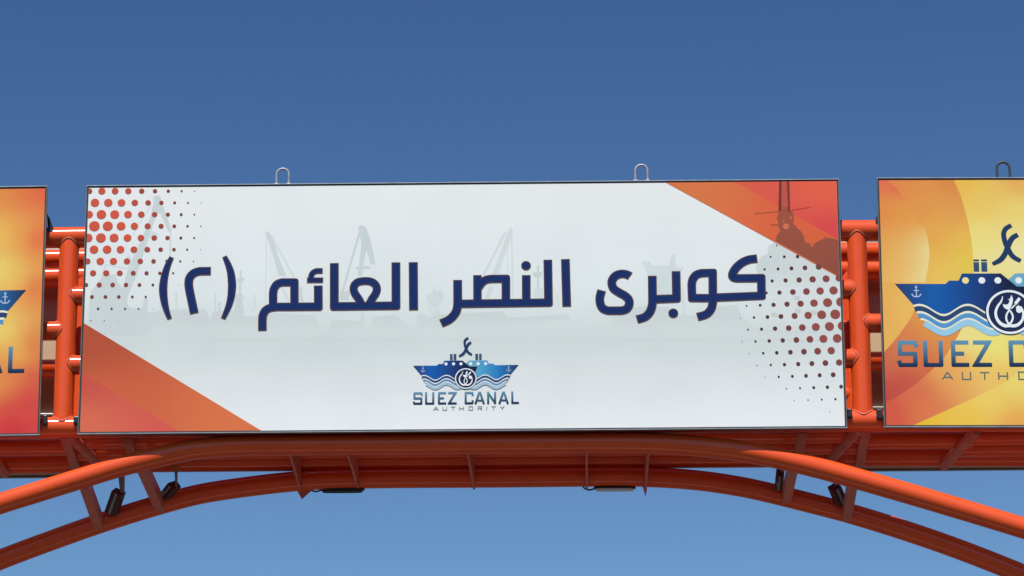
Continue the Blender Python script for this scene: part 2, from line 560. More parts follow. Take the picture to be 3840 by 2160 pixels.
# ================================================================== SETTING
g_ = MB()
g_.face([(-6000, -6000, 0), (6000, -6000, 0), (6000, 6000, 0), (-6000, 6000, 0)])
M_SAND = mat('sand', (0.06, 0.048, 0.035), 0.95, noise=0.2, scale=0.08, bump=0.2)
tag(g_.build('ground', M_SAND), kind='structure')
M_ASPH = mat('asphalt', (0.055, 0.053, 0.052), 0.9, noise=0.2, scale=0.6, bump=0.3)
def sheet_(name, x0, x1, y0, y1, z, M):
    q = MB(); q.face([(x0, y0, z), (x1, y0, z), (x1, y1, z), (x0, y1, z)])
    tag(q.build(name, M), kind='structure')
sheet_('road', -32, 32, -320, -2.6, 0.004, M_ASPH)             # asphalt before the gantry, widened out of view to darken bounce under the pipes
sheet_('road', -7.2, 7.2, -1.0, 400, 0.004, M_ASPH)            # road going on behind it
sheet_('reflected_strip', -32, 32, -2.6, -1.0, 0.008, mat('pale_strip', (0.62, 0.60, 0.55), 0.9, noise=0.1, scale=1.5))  # unseen pale strip, added to reflect as light lines along the pipe undersides

# ================================================================== GANTRY
G = empty('sign_gantry', (0, 0.6, 0))
tag(G, 'orange painted pipe gantry with twin arched lower chords carrying the boards', 'sign gantry')
def part(mb, name, M=M_ORANGE, loc=None):
    return mb.build(name, M, G, loc=loc)
YF, YB = 0.17, 1.09
RC = 0.0855
RP = 0.0805
END = 8.6
z_top = (pp(255, 892.6, YF).z + pp(3220, 863, YF).z) / 2
z_bot = (pp(250, 1604, YF).z + pp(3225, 1579, YF).z) / 2
XL = (pp(258, 970, YF).x + pp(238, 1560, YF).x) / 2
XR = (pp(3217, 970, YF).x + pp(3234, 1560, YF).x) / 2
CAMB = 0.0085
def chord(y, z, r=RC):
    q = MB()
    q.tube([(-END, y, z - CAMB * (END + XL)), (XL, y, z), (XR, y, z), (END, y, z - CAMB * (END - XR))], r, 40)
    return q
YM = (YF + YB) / 2 + 0.03
for y in (YF, YB):
    for z in (z_top, z_bot):
        part(chord(y, z), 'chord')
part(chord(YM, z_top, 0.078), 'middle_chord')
def seg_pipe(x0, x1, y, z, r):
    q = MB(); q.tube([(x0, y, z), (x1, y, z)], r, 36); return q
xcl, xcr = pp(-96, 1710, 0.6).x, pp(3652, 1690, 0.6).x
part(seg_pipe(xcl, XL, YM, z_bot - 0.003, 0.07), 'middle_chord')
part(seg_pipe(XR, xcr, YM, z_bot - 0.003, 0.07), 'middle_chord')
for yy, xcl, xcr in ((YF + 0.32, pp(-66, 1670, YF + 0.3).x, pp(3624, 1670, YF + 0.3).x), (YF + 0.62, pp(-22, 1690, YF + 0.6).x, pp(3580, 1690, YF + 0.6).x)):
    part(seg_pipe(XL, XR, yy, z_bot - 0.002, 0.074), 'middle_chord')
    for xa, xb in ((-END, xcl), (xcr, END)):
        q = MB(); q.tube([(xa, yy, z_bot - 0.03), (xb, yy, z_bot - 0.012)], 0.074, 32)
        part(q, 'middle_chord')
for xa, xb, px_ in ((-END, XL - 0.05, 195), (XR + 0.05, END, 3275)):
    zt = pp(px_, 948 if xa < 0 else 918, YM).z
    q = MB(); q.box(((xa + xb) / 2, YM, zt + 0.012), (xb - xa, 0.05, 0.03), None, 0.003)
    part(q, 'cable_tray', M_GALV)
def rails(y):
    zt = z_top - z_bot
    zs = [pp(300, 1111, YF).z, pp(300, 1369, YF).z]
    for z in zs:
        part(seg_pipe(XL, XR, y, z, 0.077), 'rail')
    zm = pp(190, 1241, YF).z
    for xa, xb, dz in ((-END, XL, 0), (XR, END, 0.0)):
        zq = zm if xb == XL else pp(3290, 1212, YF).z
        q = MB(); q.tube([(xa, y, zq - (0.045 if xa < 0 else 0)), (xb, y, zq - (0 if xa < 0 else 0.045))], 0.077, 36)
        part(q, 'rail')
for y in (YF, YB):
    rails(y)
    for x in (XL, XR, -5.75, 5.75):
        zo = 0 if abs(x) < 5 else 0.022
        q = MB(); q.tube([(x, y, z_bot - zo), (x, y, z_top - zo)], RP, 40)
        part(q, 'post')
# weld beads where the posts meet the front chords
def bead(x, z, s):
    q = MB()
    pts = []
    for k in range(-16, 17):
        t = k / 16 * math.pi * 0.5
        pts.append((x + (RP + 0.002) * math.sin(t), YF - (RP + 0.002) * math.cos(t), z + s * (math.sqrt(RC ** 2 - (RP * math.cos(t)) ** 2) + 0.002)))
    q.tube(pts, 0.006, 8)
    part(q, 'weld_bead', M_BRACE)
for x in (XL, XR):
    bead(x, z_top, -1); bead(x, z_bot, 1)
def rail_bead(x, z, sg, r=0.077):
    q = MB()
    pts = []
    for k in range(-14, 15):
        t = k / 14 * math.pi * 0.5
        yy = r * math.cos(t)
        pts.append((x + sg * (math.sqrt(RP ** 2 - yy * yy) + 0.003), YF - yy - 0.002, z + r * math.sin(t)))
    q.tube(pts, 0.005, 8)
    part(q, 'weld_bead', M_BRACE)
for zz in (pp(300, 1111, YF).z, pp(300, 1369, YF).z):
    rail_bead(XL, zz, 1); rail_bead(XR, zz, -1)
rail_bead(XL, pp(190, 1241, YF).z, -1); rail_bead(XR, pp(3290, 1212, YF).z, 1)
# arches
def arch(pts, Y, r):
    w = [pp(x, y, Y) for x, y in pts]
    w = [(p.x, p.z) for p in w]
    # carry both ends down to the columns, getting steeper
    def run(p, q, xe):
        sl = (p[1] - q[1]) / abs(p[0] - q[0])
        out, x, z = [], p[0], p[1]
        sg = 1 if xe > x else -1
        while abs(xe - x) > 0.01:
            d = min(0.35, abs(xe - x))
            sl -= 0.035 * d / 0.35
            x += sg * d; z += sl * d
            out.append((x, z))
        return out
    left = list(reversed(run(w[0], w[1], -END)))
    right = run(w[-1], w[-2], END)
    sp = spline(left + w + right, 6)
    q = MB()
    q.tube([(a, Y, b) for a, b in sp], r, 40)
    part(q, 'arch')
    return sp
FA = [(0, 1889), (150, 1842), (298, 1796), (410, 1761), (520, 1731), (610, 1709), (708, 1688), (812, 1676), (920, 1671), (1150, 1669),
      (1730, 1664), (2250, 1660), (2430, 1662), (2568, 1669), (2760, 1689), (2880, 1711), (3030, 1745), (3178, 1785), (3476, 1871), (3840, 1981)]
RA = [(60, 2076), (261, 2002), (373, 1963), (484, 1927), (611, 1889), (745, 1854), (900, 1829), (1086, 1807), (1235, 1797), (1500, 1793),
      (1860, 1791), (2300, 1787), (2471, 1791), (2620, 1802), (2760, 1822), (2880, 1847), (3029, 1884), (3178, 1923), (3327, 1968), (3476, 2017), (3610, 2065)]
sf = arch(FA, YF - 0.01, 0.083)
sb = arch(RA, YB, 0.082)
# cross bars between the arches and between the chords
def crossbar(a, b, w=0.072, h=0.115, M=M_BRACE):
    q = MB(); q.bar(a, b, w, h)
    part(q, 'crossbar', M)
for (xa, ya, xb, yb) in ((315, 1834, 371, 1990), (529, 1766, 600, 1923), (3199, 1826, 3177, 1956), (2975, 1770, 2949, 1890)):
    crossbar(pp(xa, ya, YF), pp(xb, yb, YB - 0.03))
for (xa, xb) in ((244, 290), (474, 518), (3246, 3224), (3012, 2986)):
    a, b = pp(xa, 1630, YF), pp(xb, 1750, YB)
    zz = z_bot - RC - 0.012
    crossbar((a.x, YF + 0.02, zz), (b.x, YB, zz), h=0.09)
# plan bracing: thinner pipes running slantwise between the bottom chords
for (xa, xb) in ((3664, 3538), (-112, 22), (262, 392), (3222, 3096)):
    a, b = pp(xa, 1630, YF), pp(xb, 1750, YB)
    zz = z_bot - 0.065
    q = MB(); q.tube([(a.x, YF, zz - (0.02 if abs(a.x) > 3.6 else 0)), (b.x, YB, zz - (0.02 if abs(a.x) > 3.6 else 0))], 0.042, 24)
    part(q, 'plan_brace', M_BRACE)
# gusset plates under the flat of the arches
for (xa, ya, xb, yb) in ((1088, 1706, 1128, 1845), (1305, 1708, 1343, 1832), (1754, 1704, 1778, 1836), (2200, 1702, 2201, 1836), (2431, 1703, 2421, 1846)):
    a, b = pp(xa, ya, YF - 0.01), pp(xb, yb, YB)
    q = MB()
    poly = [a, b, Vector((b.x, b.y, z_bot - 0.03)), Vector((a.x, a.y, z_bot - 0.03))]
    q.prism([p - Vector((0.009, 0, 0)) for p in poly], (0.018, 0, 0))
    part(q, 'gusset_plate', M_BRACE)
for tri in ([(1113, 1838), (1171, 1836), (1132, 1871)], [(2409, 1822), (2427, 1822), (2421, 1862)]):
    q = MB()
    q.prism([pp(x, y, YB + 0.02) for x, y in tri], (0, 0.012, 0))
    part(q, 'gusset_plate', M_BRACE)
# columns to the ground, outside the picture
for x in (-END, END):
    for y in (YF, YB):
        q = MB()
        q.tube([(x, y, 0.3), (x, y, z_top + 0.12)], 0.13, 32)
        part(q, 'column')
    q = MB()
    q.box((x, (YF + YB) / 2, 0.16), (1.1, 1.9, 0.32), None, 0.02)
    part(q, 'footing', M_CONC)

# ================================================================== BIG BOARD
HW, HH = 3.0, 1.0311
CB = Vector((0, 0, ZC))
B0 = empty('sign_board', CB)
tag(B0, 'long white board with large dark blue Arabic lettering and orange corners', 'sign board', 'sign boards on the front of the gantry')
board(B0, CB, 2 * HW, 2 * HH, 0.0)
bgA = Art(CB, 0.0, 0.0)
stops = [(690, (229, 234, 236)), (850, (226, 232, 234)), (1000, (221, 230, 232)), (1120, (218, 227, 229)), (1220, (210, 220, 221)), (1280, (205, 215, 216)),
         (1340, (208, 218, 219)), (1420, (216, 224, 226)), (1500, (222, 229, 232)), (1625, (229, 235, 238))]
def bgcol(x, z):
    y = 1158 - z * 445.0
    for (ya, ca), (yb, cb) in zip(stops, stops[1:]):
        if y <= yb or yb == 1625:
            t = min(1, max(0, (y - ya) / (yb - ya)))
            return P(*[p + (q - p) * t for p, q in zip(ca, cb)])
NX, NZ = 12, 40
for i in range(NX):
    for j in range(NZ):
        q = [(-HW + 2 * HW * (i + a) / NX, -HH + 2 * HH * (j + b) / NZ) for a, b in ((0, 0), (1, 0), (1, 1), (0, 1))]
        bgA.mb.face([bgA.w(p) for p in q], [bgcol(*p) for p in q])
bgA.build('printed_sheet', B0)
# zoom windows of the photograph used for tracing: origin and scale
ZW = {'A': (560, 900, 3.45), 'B': (940, 900, 3.45), 'C': (1600, 900, 3.45), 'D': (2200, 900, 3.45), 'F': (320, 680, 2.5875), 'G': (2480, 1060, 2.5),
      'H': (2480, 640, 3.45), 'K': (900, 800, 1.84), 'X': (0, 0, 1.0)}
def tr(A, win, p):
    ox, oy, s = ZW[win]
    return A.loc(ox + p[0] / s, oy + p[1] / s)
def tp(A, win, pts): return [tr(A, win, p) for p in pts]

# --- pale harbour picture
hb = Art(CB, 0.0, 0.0003)
hb.k = 0.3
c1, c2 = P(199, 211, 213), P(207, 218, 220)
c0 = P(202, 212, 213)
def fadecol(x, z):
    return bgcol(x, z) if z < -0.15 else c0
def hp(win, pts, c): hb.poly(tp(hb, win, pts), c)
def hl(win, a, b, w, c):
    s = ZW[win][2]
    hb.ribbon(tp(hb, win, [a, b]), w / s / 470.0, c)
hp('X', [(320, 1205), (345, 1190), (420, 1165), (560, 1172), (592, 1166), (690, 1160), (772, 1160), (786, 1200), (800, 1168), (880, 1166), (884, 1140), (904, 1140), (915, 1185), (958, 1188),
         (1002, 1172), (1180, 1182), (1203, 1246), (1234, 1246), (1244, 1205), (1288, 1200), (1350, 1204), (1356, 1172), (1364, 1172), (1368, 1246), (1384, 1246), (1400, 1190), (1480, 1180),
         (1560, 1246), (1566, 1180), (1592, 1180), (1602, 1192), (1700, 1172), (1818, 1172), (1884, 1166), (1902, 1192), (2000, 1186), (2130, 1180), (2152, 1212), (2288, 1228), (2292, 1165),
         (2330, 1162), (2410, 1150), (2500, 1150), (2540, 1185), (2640, 1180), (2700, 1150), (2790, 1140), (2870, 1145), (2900, 1180), (3100, 1190), (3150, 1190), (3150, 1275), (320, 1275)], fadecol)
hp('F', [(655, 150), (720, 132), (760, 260), (838, 460), (830, 492), (804, 485), (740, 335), (720, 300), (690, 335), (640, 470), (570, 690), (490, 930), (425, 1080), (360, 1040), (400, 900), (470, 720), (560, 520), (630, 350), (665, 200)], c1)
hl('F', (826, 485), (822, 735), 14, c1)
hl('F', (640, 230), (380, 640), 7, c2)
hp('F', [(640, 480), (712, 505), (700, 560), (620, 545)], c2)
hp('F', [(60, 1060), (160, 930), (186, 905), (300, 905), (310, 980), (362, 1040), (425, 1062), (400, 1180), (440, 1230), (555, 1225), (572, 1130), (602, 1130), (604, 1290), (660, 1400), (560, 1500), (140, 1500), (30, 1310), (40, 1150)], c1)
hl('F', (160, 930), (196, 806), 9, c1); hl('F', (196, 806), (430, 852), 9, c2)
hl('F', (420, 720), (440, 850), 40, c2)
hp('K', [(173, 135), (186, 122), (218, 150), (262, 290), (318, 430), (268, 430), (205, 210)], c1)
hl('K', (183, 140), (177, 610), 8, c2); hl('K', (211, 160), (213, 440), 4, c2); hl('K', (217, 155), (372, 440), 12, c2)
hl('K', (290, 505), (336, 604), 14, c2); hl('K', (418, 510), (424, 606), 22, c1)
hp('K', [(815, 92), (835, 80), (868, 98), (890, 150), (912, 232), (932, 345), (904, 356), (872, 250), (860, 300), (842, 430), (812, 430), (838, 210), (822, 120)], c1)
hl('K', (826, 130), (708, 535), 15, c1); hl('K', (800, 376), (896, 374), 18, c1); hl('K', (930, 350), (928, 440), 3, c2)
hp('K', [(688, 536), (758, 536), (750, 596), (690, 596)], c1)
hp('K', [(1855, 110), (1868, 92), (1886, 128), (1840, 250), (1785, 412), (1742, 416), (1800, 260)], c2)
hl('K', (1832, 128), (1682, 420), 14, c2); hl('K', (1874, 130), (1882, 590), 9, c2); hl('K', (1842, 210), (1846, 420), 5, c2)
hl('K', (1735, 500), (1704, 582), 26, c2)
hl('K', (2056, 360), (2058, 600), 16, c1); hp('K', [(2018, 408), (2086, 404), (2074, 440), (2030, 440)], c1); hp('K', [(2030, 520), (2090, 520), (2090, 590), (2030, 590)], c2)
hl('A', (1186, 398), (1170, 700), 26, c1); hp('A', [(1118, 700), (1208, 706), (1216, 935), (1100, 935)], c1); hp('A', [(1128, 500), (1236, 488), (1200, 560), (1150, 552)], c1)
hl('A', (1210, 720), (1350, 930), 8, c2); hl('A', (854, 690), (856, 910), 16, c1); hl('A', (908, 800), (910, 930), 24, c1)
hp('K', [(1282, 575), (1330, 540), (1345, 490), (1352, 540), (1392, 528), (1408, 576), (1372, 636), (1382, 690), (1330, 722), (1345, 650), (1300, 612)], c2)
hp('D', [(710, 285), (800, 270), (868, 332), (1066, 330), (1108, 180), (1140, 196), (1158, 345), (1250, 368), (1212, 402), (1212, 720), (910, 700), (850, 560), (800, 480), (740, 330)], c2)
def hullfade(x, z):
    t = min(1, max(0, (z + 0.02) / 0.3))
    return tuple(a * (1 - t) + b * t for a, b in zip(bgcol(x, z), c0))
# grey hull of the printed ship below the orange corner
hp('H', [(1290, 1110), (1372, 1080), (1380, 985), (1470, 915), (2310, 1365), (2310, 1700), (1500, 1800), (1180, 1640), (1300, 1440), (1220, 1260)], hullfade)
hp('G', [(700, 200), (960, 100), (1000, -60), (1680, 60), (1682, 455), (1300, 470), (900, 440), (760, 330)], hullfade)
for a, b, w in (((1545, 1060), (1545, 1440), 12), ((1690, 1300), (1780, 1300), 14)):
    hl('H', a, b, w, c2)
for x, y in ((1030, 280), (1240, 120), (1250, 240), (1400, 260)):
    hp('G', [(x, y), (x + 60, y + 6), (x + 54, y + 46), (x + 4, y + 42)], P(196, 204, 203))
for win, a_, b_, w_ in (('K', (1330, 700), (1300, 620), 8), ('K', (2190, 560), (2196, 640), 10), ('K', (2120, 600), (2124, 650), 14), ('K', (1960, 580), (1962, 650), 12), ('K', (560, 560), (556, 640), 10),
                        ('K', (1180, 560), (1184, 640), 8), ('K', (100, 560), (104, 650), 14), ('K', (196, 200), (300, 420), 3), ('K', (232, 200), (262, 420), 3), ('K', (1850, 150), (1752, 410), 4),
                        ('X', (600, 1060), (602, 1170), 7), ('X', (660, 1090), (662, 1165), 9), ('X', (2560, 1080), (2566, 1180), 9), ('X', (2450, 1090), (2452, 1150), 8), ('X', (2345, 1110), (2348, 1165), 9)):
    hl(win, a_, b_, w_, c2)
hb.build('harbour_picture', B0)

# --- orange corners
oc = Art(CB, 0.0, 0.0014)
eps = 0.0
def cl(p): return (min(max(p[0], -HW + 0.001), HW - 0.001), min(max(p[1], -HH + 0.001), HH - 0.001))
def ctri(pts, cols):
    q = [cl(oc.loc(*p)) for p in pts]
    f = idw([(a[0], a[1], P(*c)) for a, c in zip(q, cols)], 3)
    # fine triangles for a smooth ink gradient
    def sub(t, n):
        if n == 0:
            a = (t[1][0] - t[0][0]) * (t[2][1] - t[0][1]) - (t[1][1] - t[0][1]) * (t[2][0] - t[0][0])
            if a < 0: t = t[::-1]
            oc.mb.face([oc.w(p) for p in t], [f(*p) for p in t]); return
        m_ = [((t[i][0] + t[(i + 1) % 3][0]) / 2, (t[i][1] + t[(i + 1) % 3][1]) / 2) for i in range(3)]
        for k in ([t[0], m_[0], m_[2]], [m_[0], t[1], m_[1]], [m_[2], m_[1], t[2]], [m_[0], m_[1], m_[2]]): sub(k, n - 1)
    sub(q, 4)
    oc.up(0.0001)
ctri([(310, 1212), (979, 1630), (290, 1630)], [(176, 82, 58), (214, 116, 74), (212, 104, 72)])
ctri([(300, 1399), (671, 1630), (290, 1630)], [(198, 84, 72), (212, 92, 82), (214, 108, 84)])
ctri([(2497, 670), (3160, 670), (3160, 1041)], [(212, 118, 72), (222, 96, 70), (206, 100, 60)])
ctri([(2757, 675), (3160, 670), (3160, 898)], [(214, 92, 76), (224, 98, 74), (212, 74, 76)])
sh = P(146, 82, 66)
def shipcol(x, z):
    t = min(1, max(0, (z - 0.30) / 0.45))               # the printed silhouette thins out towards the mast
    return tuple(a * (1 - t) + b * t for a, b in zip(P(142, 80, 66), P(156, 82, 64)))
oc.poly([cl(tr(oc, 'H', p)) for p in [(1524, 470), (1534, 395), (1600, 400), (1606, 460), (1650, 455), (1655, 512), (1700, 515), (1702, 560), (1718, 566), (1716, 640), (1704, 690), (1740, 712), (1762, 748), (1792, 768), (1830, 820),
         (1850, 868), (1862, 930), (1900, 934), (1930, 950), (1934, 985), (1955, 990), (1968, 955), (2000, 932), (2040, 905), (2090, 885), (2118, 868), (2124, 800), (2130, 866), (2200, 872), (2262, 888), (2320, 915), (2320, 1370), (1474, 908),
         (1488, 860), (1505, 820), (1545, 780), (1516, 740), (1508, 650), (1490, 612), (1506, 590)][::-1]], shipcol)
for a_, b_, w_ in (((1550, 330), (1640, 300), 0.010), ((1552, 250), (1640, 250), 0.012), ((1548, 180), (1642, 195), 0.010), ((1550, 400), (1640, 360), 0.010)):
    oc.ribbon([tr(oc, 'H', a_), tr(oc, 'H', b_)], w_, P(138, 60, 56))
for pl in ([(1565, 640), (1590, 640), (1590, 668), (1565, 668)], [(1660, 590), (1690, 585), (1692, 625), (1664, 628)]):
    oc.poly([tr(oc, 'H', p) for p in reversed(pl)], P(190, 100, 76))
oc.ribbon([cl(tr(oc, 'H', p)) for p in ((1540, 100), (1532, 520))], 0.020, P(116, 50, 48))
oc.ribbon([cl(tr(oc, 'H', p)) for p in ((1590, 100), (1590, 470))], 0.045, P(184, 86, 74))
oc.ribbon([cl(tr(oc, 'H', p)) for p in ((1640, 100), (1652, 530))], 0.018, P(124, 54, 52))
oc.ribbon([tr(oc, 'H', p) for p in ((1205, 560), (1510, 530))], 0.009, P(158, 86, 56))
oc.ribbon([tr(oc, 'H', p) for p in ((1690, 512), (1930, 476))], 0.008, P(168, 60, 62))
oc.ribbon([tr(oc, 'H', p) for p in ((1418, 700), (1530, 706))], 0.010, P(158, 80, 56))
oc.disc(tr(oc, 'H', (1612, 722)), 0.026, P(204, 110, 84), 14); oc.up()
oc.build('orange_corners', B0)

# --- halftone dots
dt = Art(CB, 0.0, 0.0024)
rowsF = [(95, [(40, 28), (160, 35), (289, 33), (417, 31), (547, 26), (676, 21), (805, 16), (934, 10), (1061, 5)]),
         (208, [(93, 42), (223, 41), (351, 38), (480, 32), (609, 27), (738, 21), (867, 14), (996, 9), (1124, 4)]),
         (322, [(36, 38), (156, 47), (285, 44), (414, 38), (543, 32), (672, 26), (801, 20), (930, 14), (1058, 8)]),
         (435, [(88, 52), (218, 49), (347, 43), (476, 36), (605, 30), (735, 25), (863, 18), (992, 12), (1121, 6)]),
         (549, [(27, 43), (151, 48), (279, 44), (409, 38), (539, 32), (668, 27), (797, 21), (927, 14), (1056, 9)]),
         (662, [(84, 42), (211, 42), (341, 38), (471, 33), (601, 28), (731, 22), (860, 17), (988, 10), (1119, 4)]),
         (776, [(20, 30), (145, 37), (273, 35), (404, 31), (533, 27), (662, 22), (793, 18), (921, 10), (1050, 6)]),
         (891, [(75, 30), (203, 30), (334, 28), (465, 24), (594, 20), (723, 16), (852, 10)]),
         (1005, [(8, 20), (135, 25), (265, 23), (395, 21), (525, 18), (655, 13), (914, 3)]),
         (1121, [(64, 18), (195, 18), (325, 17), (456, 13), (586, 11)]),
         (1237, [(124, 12), (255, 11), (386, 10), (517, 8), (648, 3)]),
         (1352, [(53, 6), (184, 5), (317, 3)])]
dH = [(1493, 967, 9), (1413, 1113, 12), (1590, 1113, 18), (1762, 1110, 22), (1336, 1276, 14), (1510, 1270, 18), (1683, 1263, 25), (1858, 1256, 30), (2035, 1243, 38),
      (1433, 1426, 20), (1607, 1419, 27), (1782, 1413, 34), (1957, 1405, 41), (2131, 1398, 45), (2300, 1388, 47)]
dG = [(985, 95, 12), (1107, 92, 20), (1233, 87, 26), (1360, 82, 31), (1488, 77, 35), (1614, 72, 39),
      (798, 217, 8), (926, 211, 13), (1052, 207, 19), (1178, 201, 24), (1305, 196, 29), (1431, 191, 35), (1558, 186, 42), (1683, 180, 44),
      (742, 332, 4), (868, 326, 11), (995, 321, 17), (1121, 316, 22), (1249, 311, 28), (1376, 306, 34), (1503, 300, 41), (1630, 296, 46),
      (811, 440, 8), (939, 435, 14), (1066, 430, 20), (1194, 425, 26), (1321, 420, 31), (1448, 415, 37), (1576, 410, 42), (1696, 405, 42),
      (757, 556, 4), (883, 550, 10), (1011, 545, 15), (1138, 540, 20), (1266, 536, 26), (1393, 530, 31), (1519, 525, 37), (1648, 521, 40),
      (826, 664, 4), (955, 660, 11), (1082, 656, 16), (1210, 651, 21), (1337, 646, 26), (1465, 641, 31), (1592, 636, 34),
      (897, 776, 5), (1026, 771, 10), (1154, 767, 15), (1283, 762, 19), (1411, 757, 22), (1538, 752, 26), (1666, 747, 29),
      (971, 887, 4), (1100, 882, 10), (1228, 877, 13), (1356, 872, 17), (1484, 867, 18), (1611, 862, 22),
      (1172, 993, 6), (1300, 988, 9), (1429, 983, 13), (1557, 979, 15), (1685, 974, 17), (1246, 1105, 4), (1375, 1100, 6), (1503, 1095, 8), (1632, 1091, 10), (1580, 1208, 4)]
def dotcol(r, big, small):
    t = min(1, max(0, (r - 0.008) / 0.022))
    return P(*[a + (b - a) * t for a, b in zip(small, big)])
clip = (-HW + 0.001, HW - 0.001, -HH + 0.001, HH - 0.001)
for y, row in rowsF:
    for x, r in row:
        r = r / 2.5875 / 470
        dt.disc(tr(dt, 'F', (x, y)), r, dotcol(r, (204, 88, 68), (92, 56, 52)), 24, clip)
for x, y, r in dH:
    r = r / 3.45 / 470
    dt.disc(tr(dt, 'H', (x, y)), r, dotcol(r, (140, 80, 72), (60, 46, 50)), 24, clip)
for x, y, r in dG:
    r = r / 2.5 / 470
    dt.disc(tr(dt, 'G', (x, y)), r, dotcol(r, (146, 78, 74), (62, 42, 46)), 24, clip)
dt.build('halftone_dots', B0)

# --- Arabic lettering
STROKES = []
def st(win, pts, w, corners=(), smooth=0):
    STROKES.append((win, pts, w, corners, smooth))
def arc(pts, n=6): return spline(pts, n)
st('A', [(290, 222, 62), (235, 340, 85), (200, 460, 98), (184, 560, 106), (179, 640, 110), (186, 740, 104), (206, 850, 90), (232, 940, 74), (265, 1025, 60)], None)
st('A', [(972, 212, 62), (1025, 330, 85), (1055, 430, 100), (1067, 530, 108), (1070, 600, 108), (1060, 720, 100), (1035, 830, 88), (1000, 920, 76), (955, 1022, 60)], None)
st('A', [(797, 402), (650, 404)] + arc([(650, 404), (575, 430), (522, 490), (510, 570), (520, 650), (540, 750)])[1:] + [(583, 952)], 114)
# meem with hamza seat
st('B', [(290, 868), (290, 690)] + arc([(290, 690), (302, 630), (345, 570), (410, 548)])[1:] + [(566, 548), (567, 866)], 110, (-2,))
st('B', arc([(330, 868), (250, 880), (190, 915), (158, 980), (152, 1050)]) + [(152, 1176)], 112)
st('B', [(280, 866), (876, 862), (874, 590)], 114, (1,))
st('B', [(932, 400), (850, 400)] + arc([(850, 400), (805, 425), (782, 470), (790, 521)])[1:], 76)
st('B', [(728, 521), (938, 520)], 74)
# alef, ain, lam
st('B', [(1082, 300), (1082, 860), (1880, 850), (1879, 290)], 115, (1, 2))
st('B', arc([(1440, 850), (1402, 770), (1348, 690), (1332, 620), (1362, 562), (1425, 535), (1530, 533), (1598, 562), (1632, 620), (1618, 690), (1566, 770), (1526, 850)]), 106)
st('B', [(2103, 288), (2108, 908)], 118)
# sad word
st('C', arc([(185, 1080), (290, 1032), (360, 962), (393, 890), (402, 800)]) + [(400, 518)], 115)
st('C', [(400, 826), (1576, 810), (1567, 256)], 113, (1,))
st('C', [(656, 455), (658, 826)], 110)
st('C', arc([(665, 620), (720, 545), (780, 512), (850, 503)]) + [(1025, 502), (1025, 818)], 112, (-2,))
st('C', [(1288, 455), (1289, 815)], 112)
st('C', [(1794, 248), (1812, 862)], 114)
# kubri
st('D', arc([(562, 470), (520, 447), (450, 438), (380, 460), (335, 510), (325, 568), (352, 632), (420, 680), (495, 722), (545, 775), (548, 840), (512, 895), (450, 914)]) + arc([(280, 915), (215, 890), (178, 830), (170, 745), (195, 652)]), 114)
st('D', arc([(648, 1028), (750, 998), (815, 935), (846, 850), (852, 770)]) + [(848, 464)], 114)
st('D', [(853, 768), (1162, 756), (1156, 404)], 114, (1,))
st('D', [(1632, 752), (1364, 750), (1358, 580)] + arc([(1358, 580), (1372, 510), (1420, 450), (1490, 428)])[1:] + [(1630, 425), (1632, 760)], 112, (1, -2))
st('D', [(1630, 740), (1632, 800)] + arc([(1632, 800), (1610, 890), (1545, 962), (1430, 996)])[1:], 112)
st('D', [(1620, 746), (2262, 722), (2258, 493), (1950, 496)] + arc([(1950, 496), (1898, 484), (1885, 445), (1925, 370), (2000, 300), (2095, 255), (2207, 240)])[1:], 113, (1, 2))
DOTS = [('C', 1285, 332, 62), ('D', 1120, 948, 63)]
navy_, edge_ = P(25, 47, 100), P(92, 66, 68)
lw = empty('lettering', CB)
lw.parent = B0
lw.location = (0, 0, 0)
for word in 'DCBA':                                     # four words, read from the right
    A = Art(CB, 0.0, 0.0032)
    for dw, cc in ((0, edge_), (-26, navy_)):
        for win, pts, w, corners, sm in STROKES:
            if win != word: continue
            s = ZW[win][2]
            n = len(pts)
            if w is None:
                sp = spline(pts, 4)
                A.ribbon([tr(A, win, p) for p in sp], [(p[2] + dw) / s / 472 for p in sp], cc, ext=dw / 2 / s / 472)
            else:
                A.ribbon([tr(A, win, p) for p in pts], (w + dw) / s / 472, cc, tuple(c % n for c in corners), ext=dw / 2 / s / 472)
        for win, x, y, r in DOTS:
            if win == word: A.disc(tr(A, win, (x, y)), (r + dw / 2) / ZW[win][2] / 465, cc, 32)
        A.up(0.0003)
    A.build('word', lw)

# ================================================================== SIDE BOARDS
def side_board(corner_top, corner_bot, right, ang, label):
    a, b = pp(*corner_top, 0.0), pp(*corner_bot, 0.0)
    ex = Vector((math.cos(ang), 0, math.sin(ang)))
    mid = (a + b) / 2
    hh = (a - b).length / 2
    w = 2.06
    C = mid + ex * (w / 2 if right else -w / 2)
    C.y = 0.0
    o = empty('sign_board', C)
    tag(o, label, 'sign board', 'sign boards on the front of the gantry')
    board(o, C, w, 2 * hh, ang)
    return o, C, w, 2 * hh
ANG_R, ANG_L = -0.0075, 0.0075
BR, CR, WR, HR = side_board((3294.5, 674.5), (3325.4, 1594.5), True, ANG_R, 'square yellow and orange board with ship emblem, right of the white board')
BL, CL, WL, HL = side_board((168.5, 705), (141, 1624), False, ANG_L, 'square orange and pink board cut off by the left picture edge')

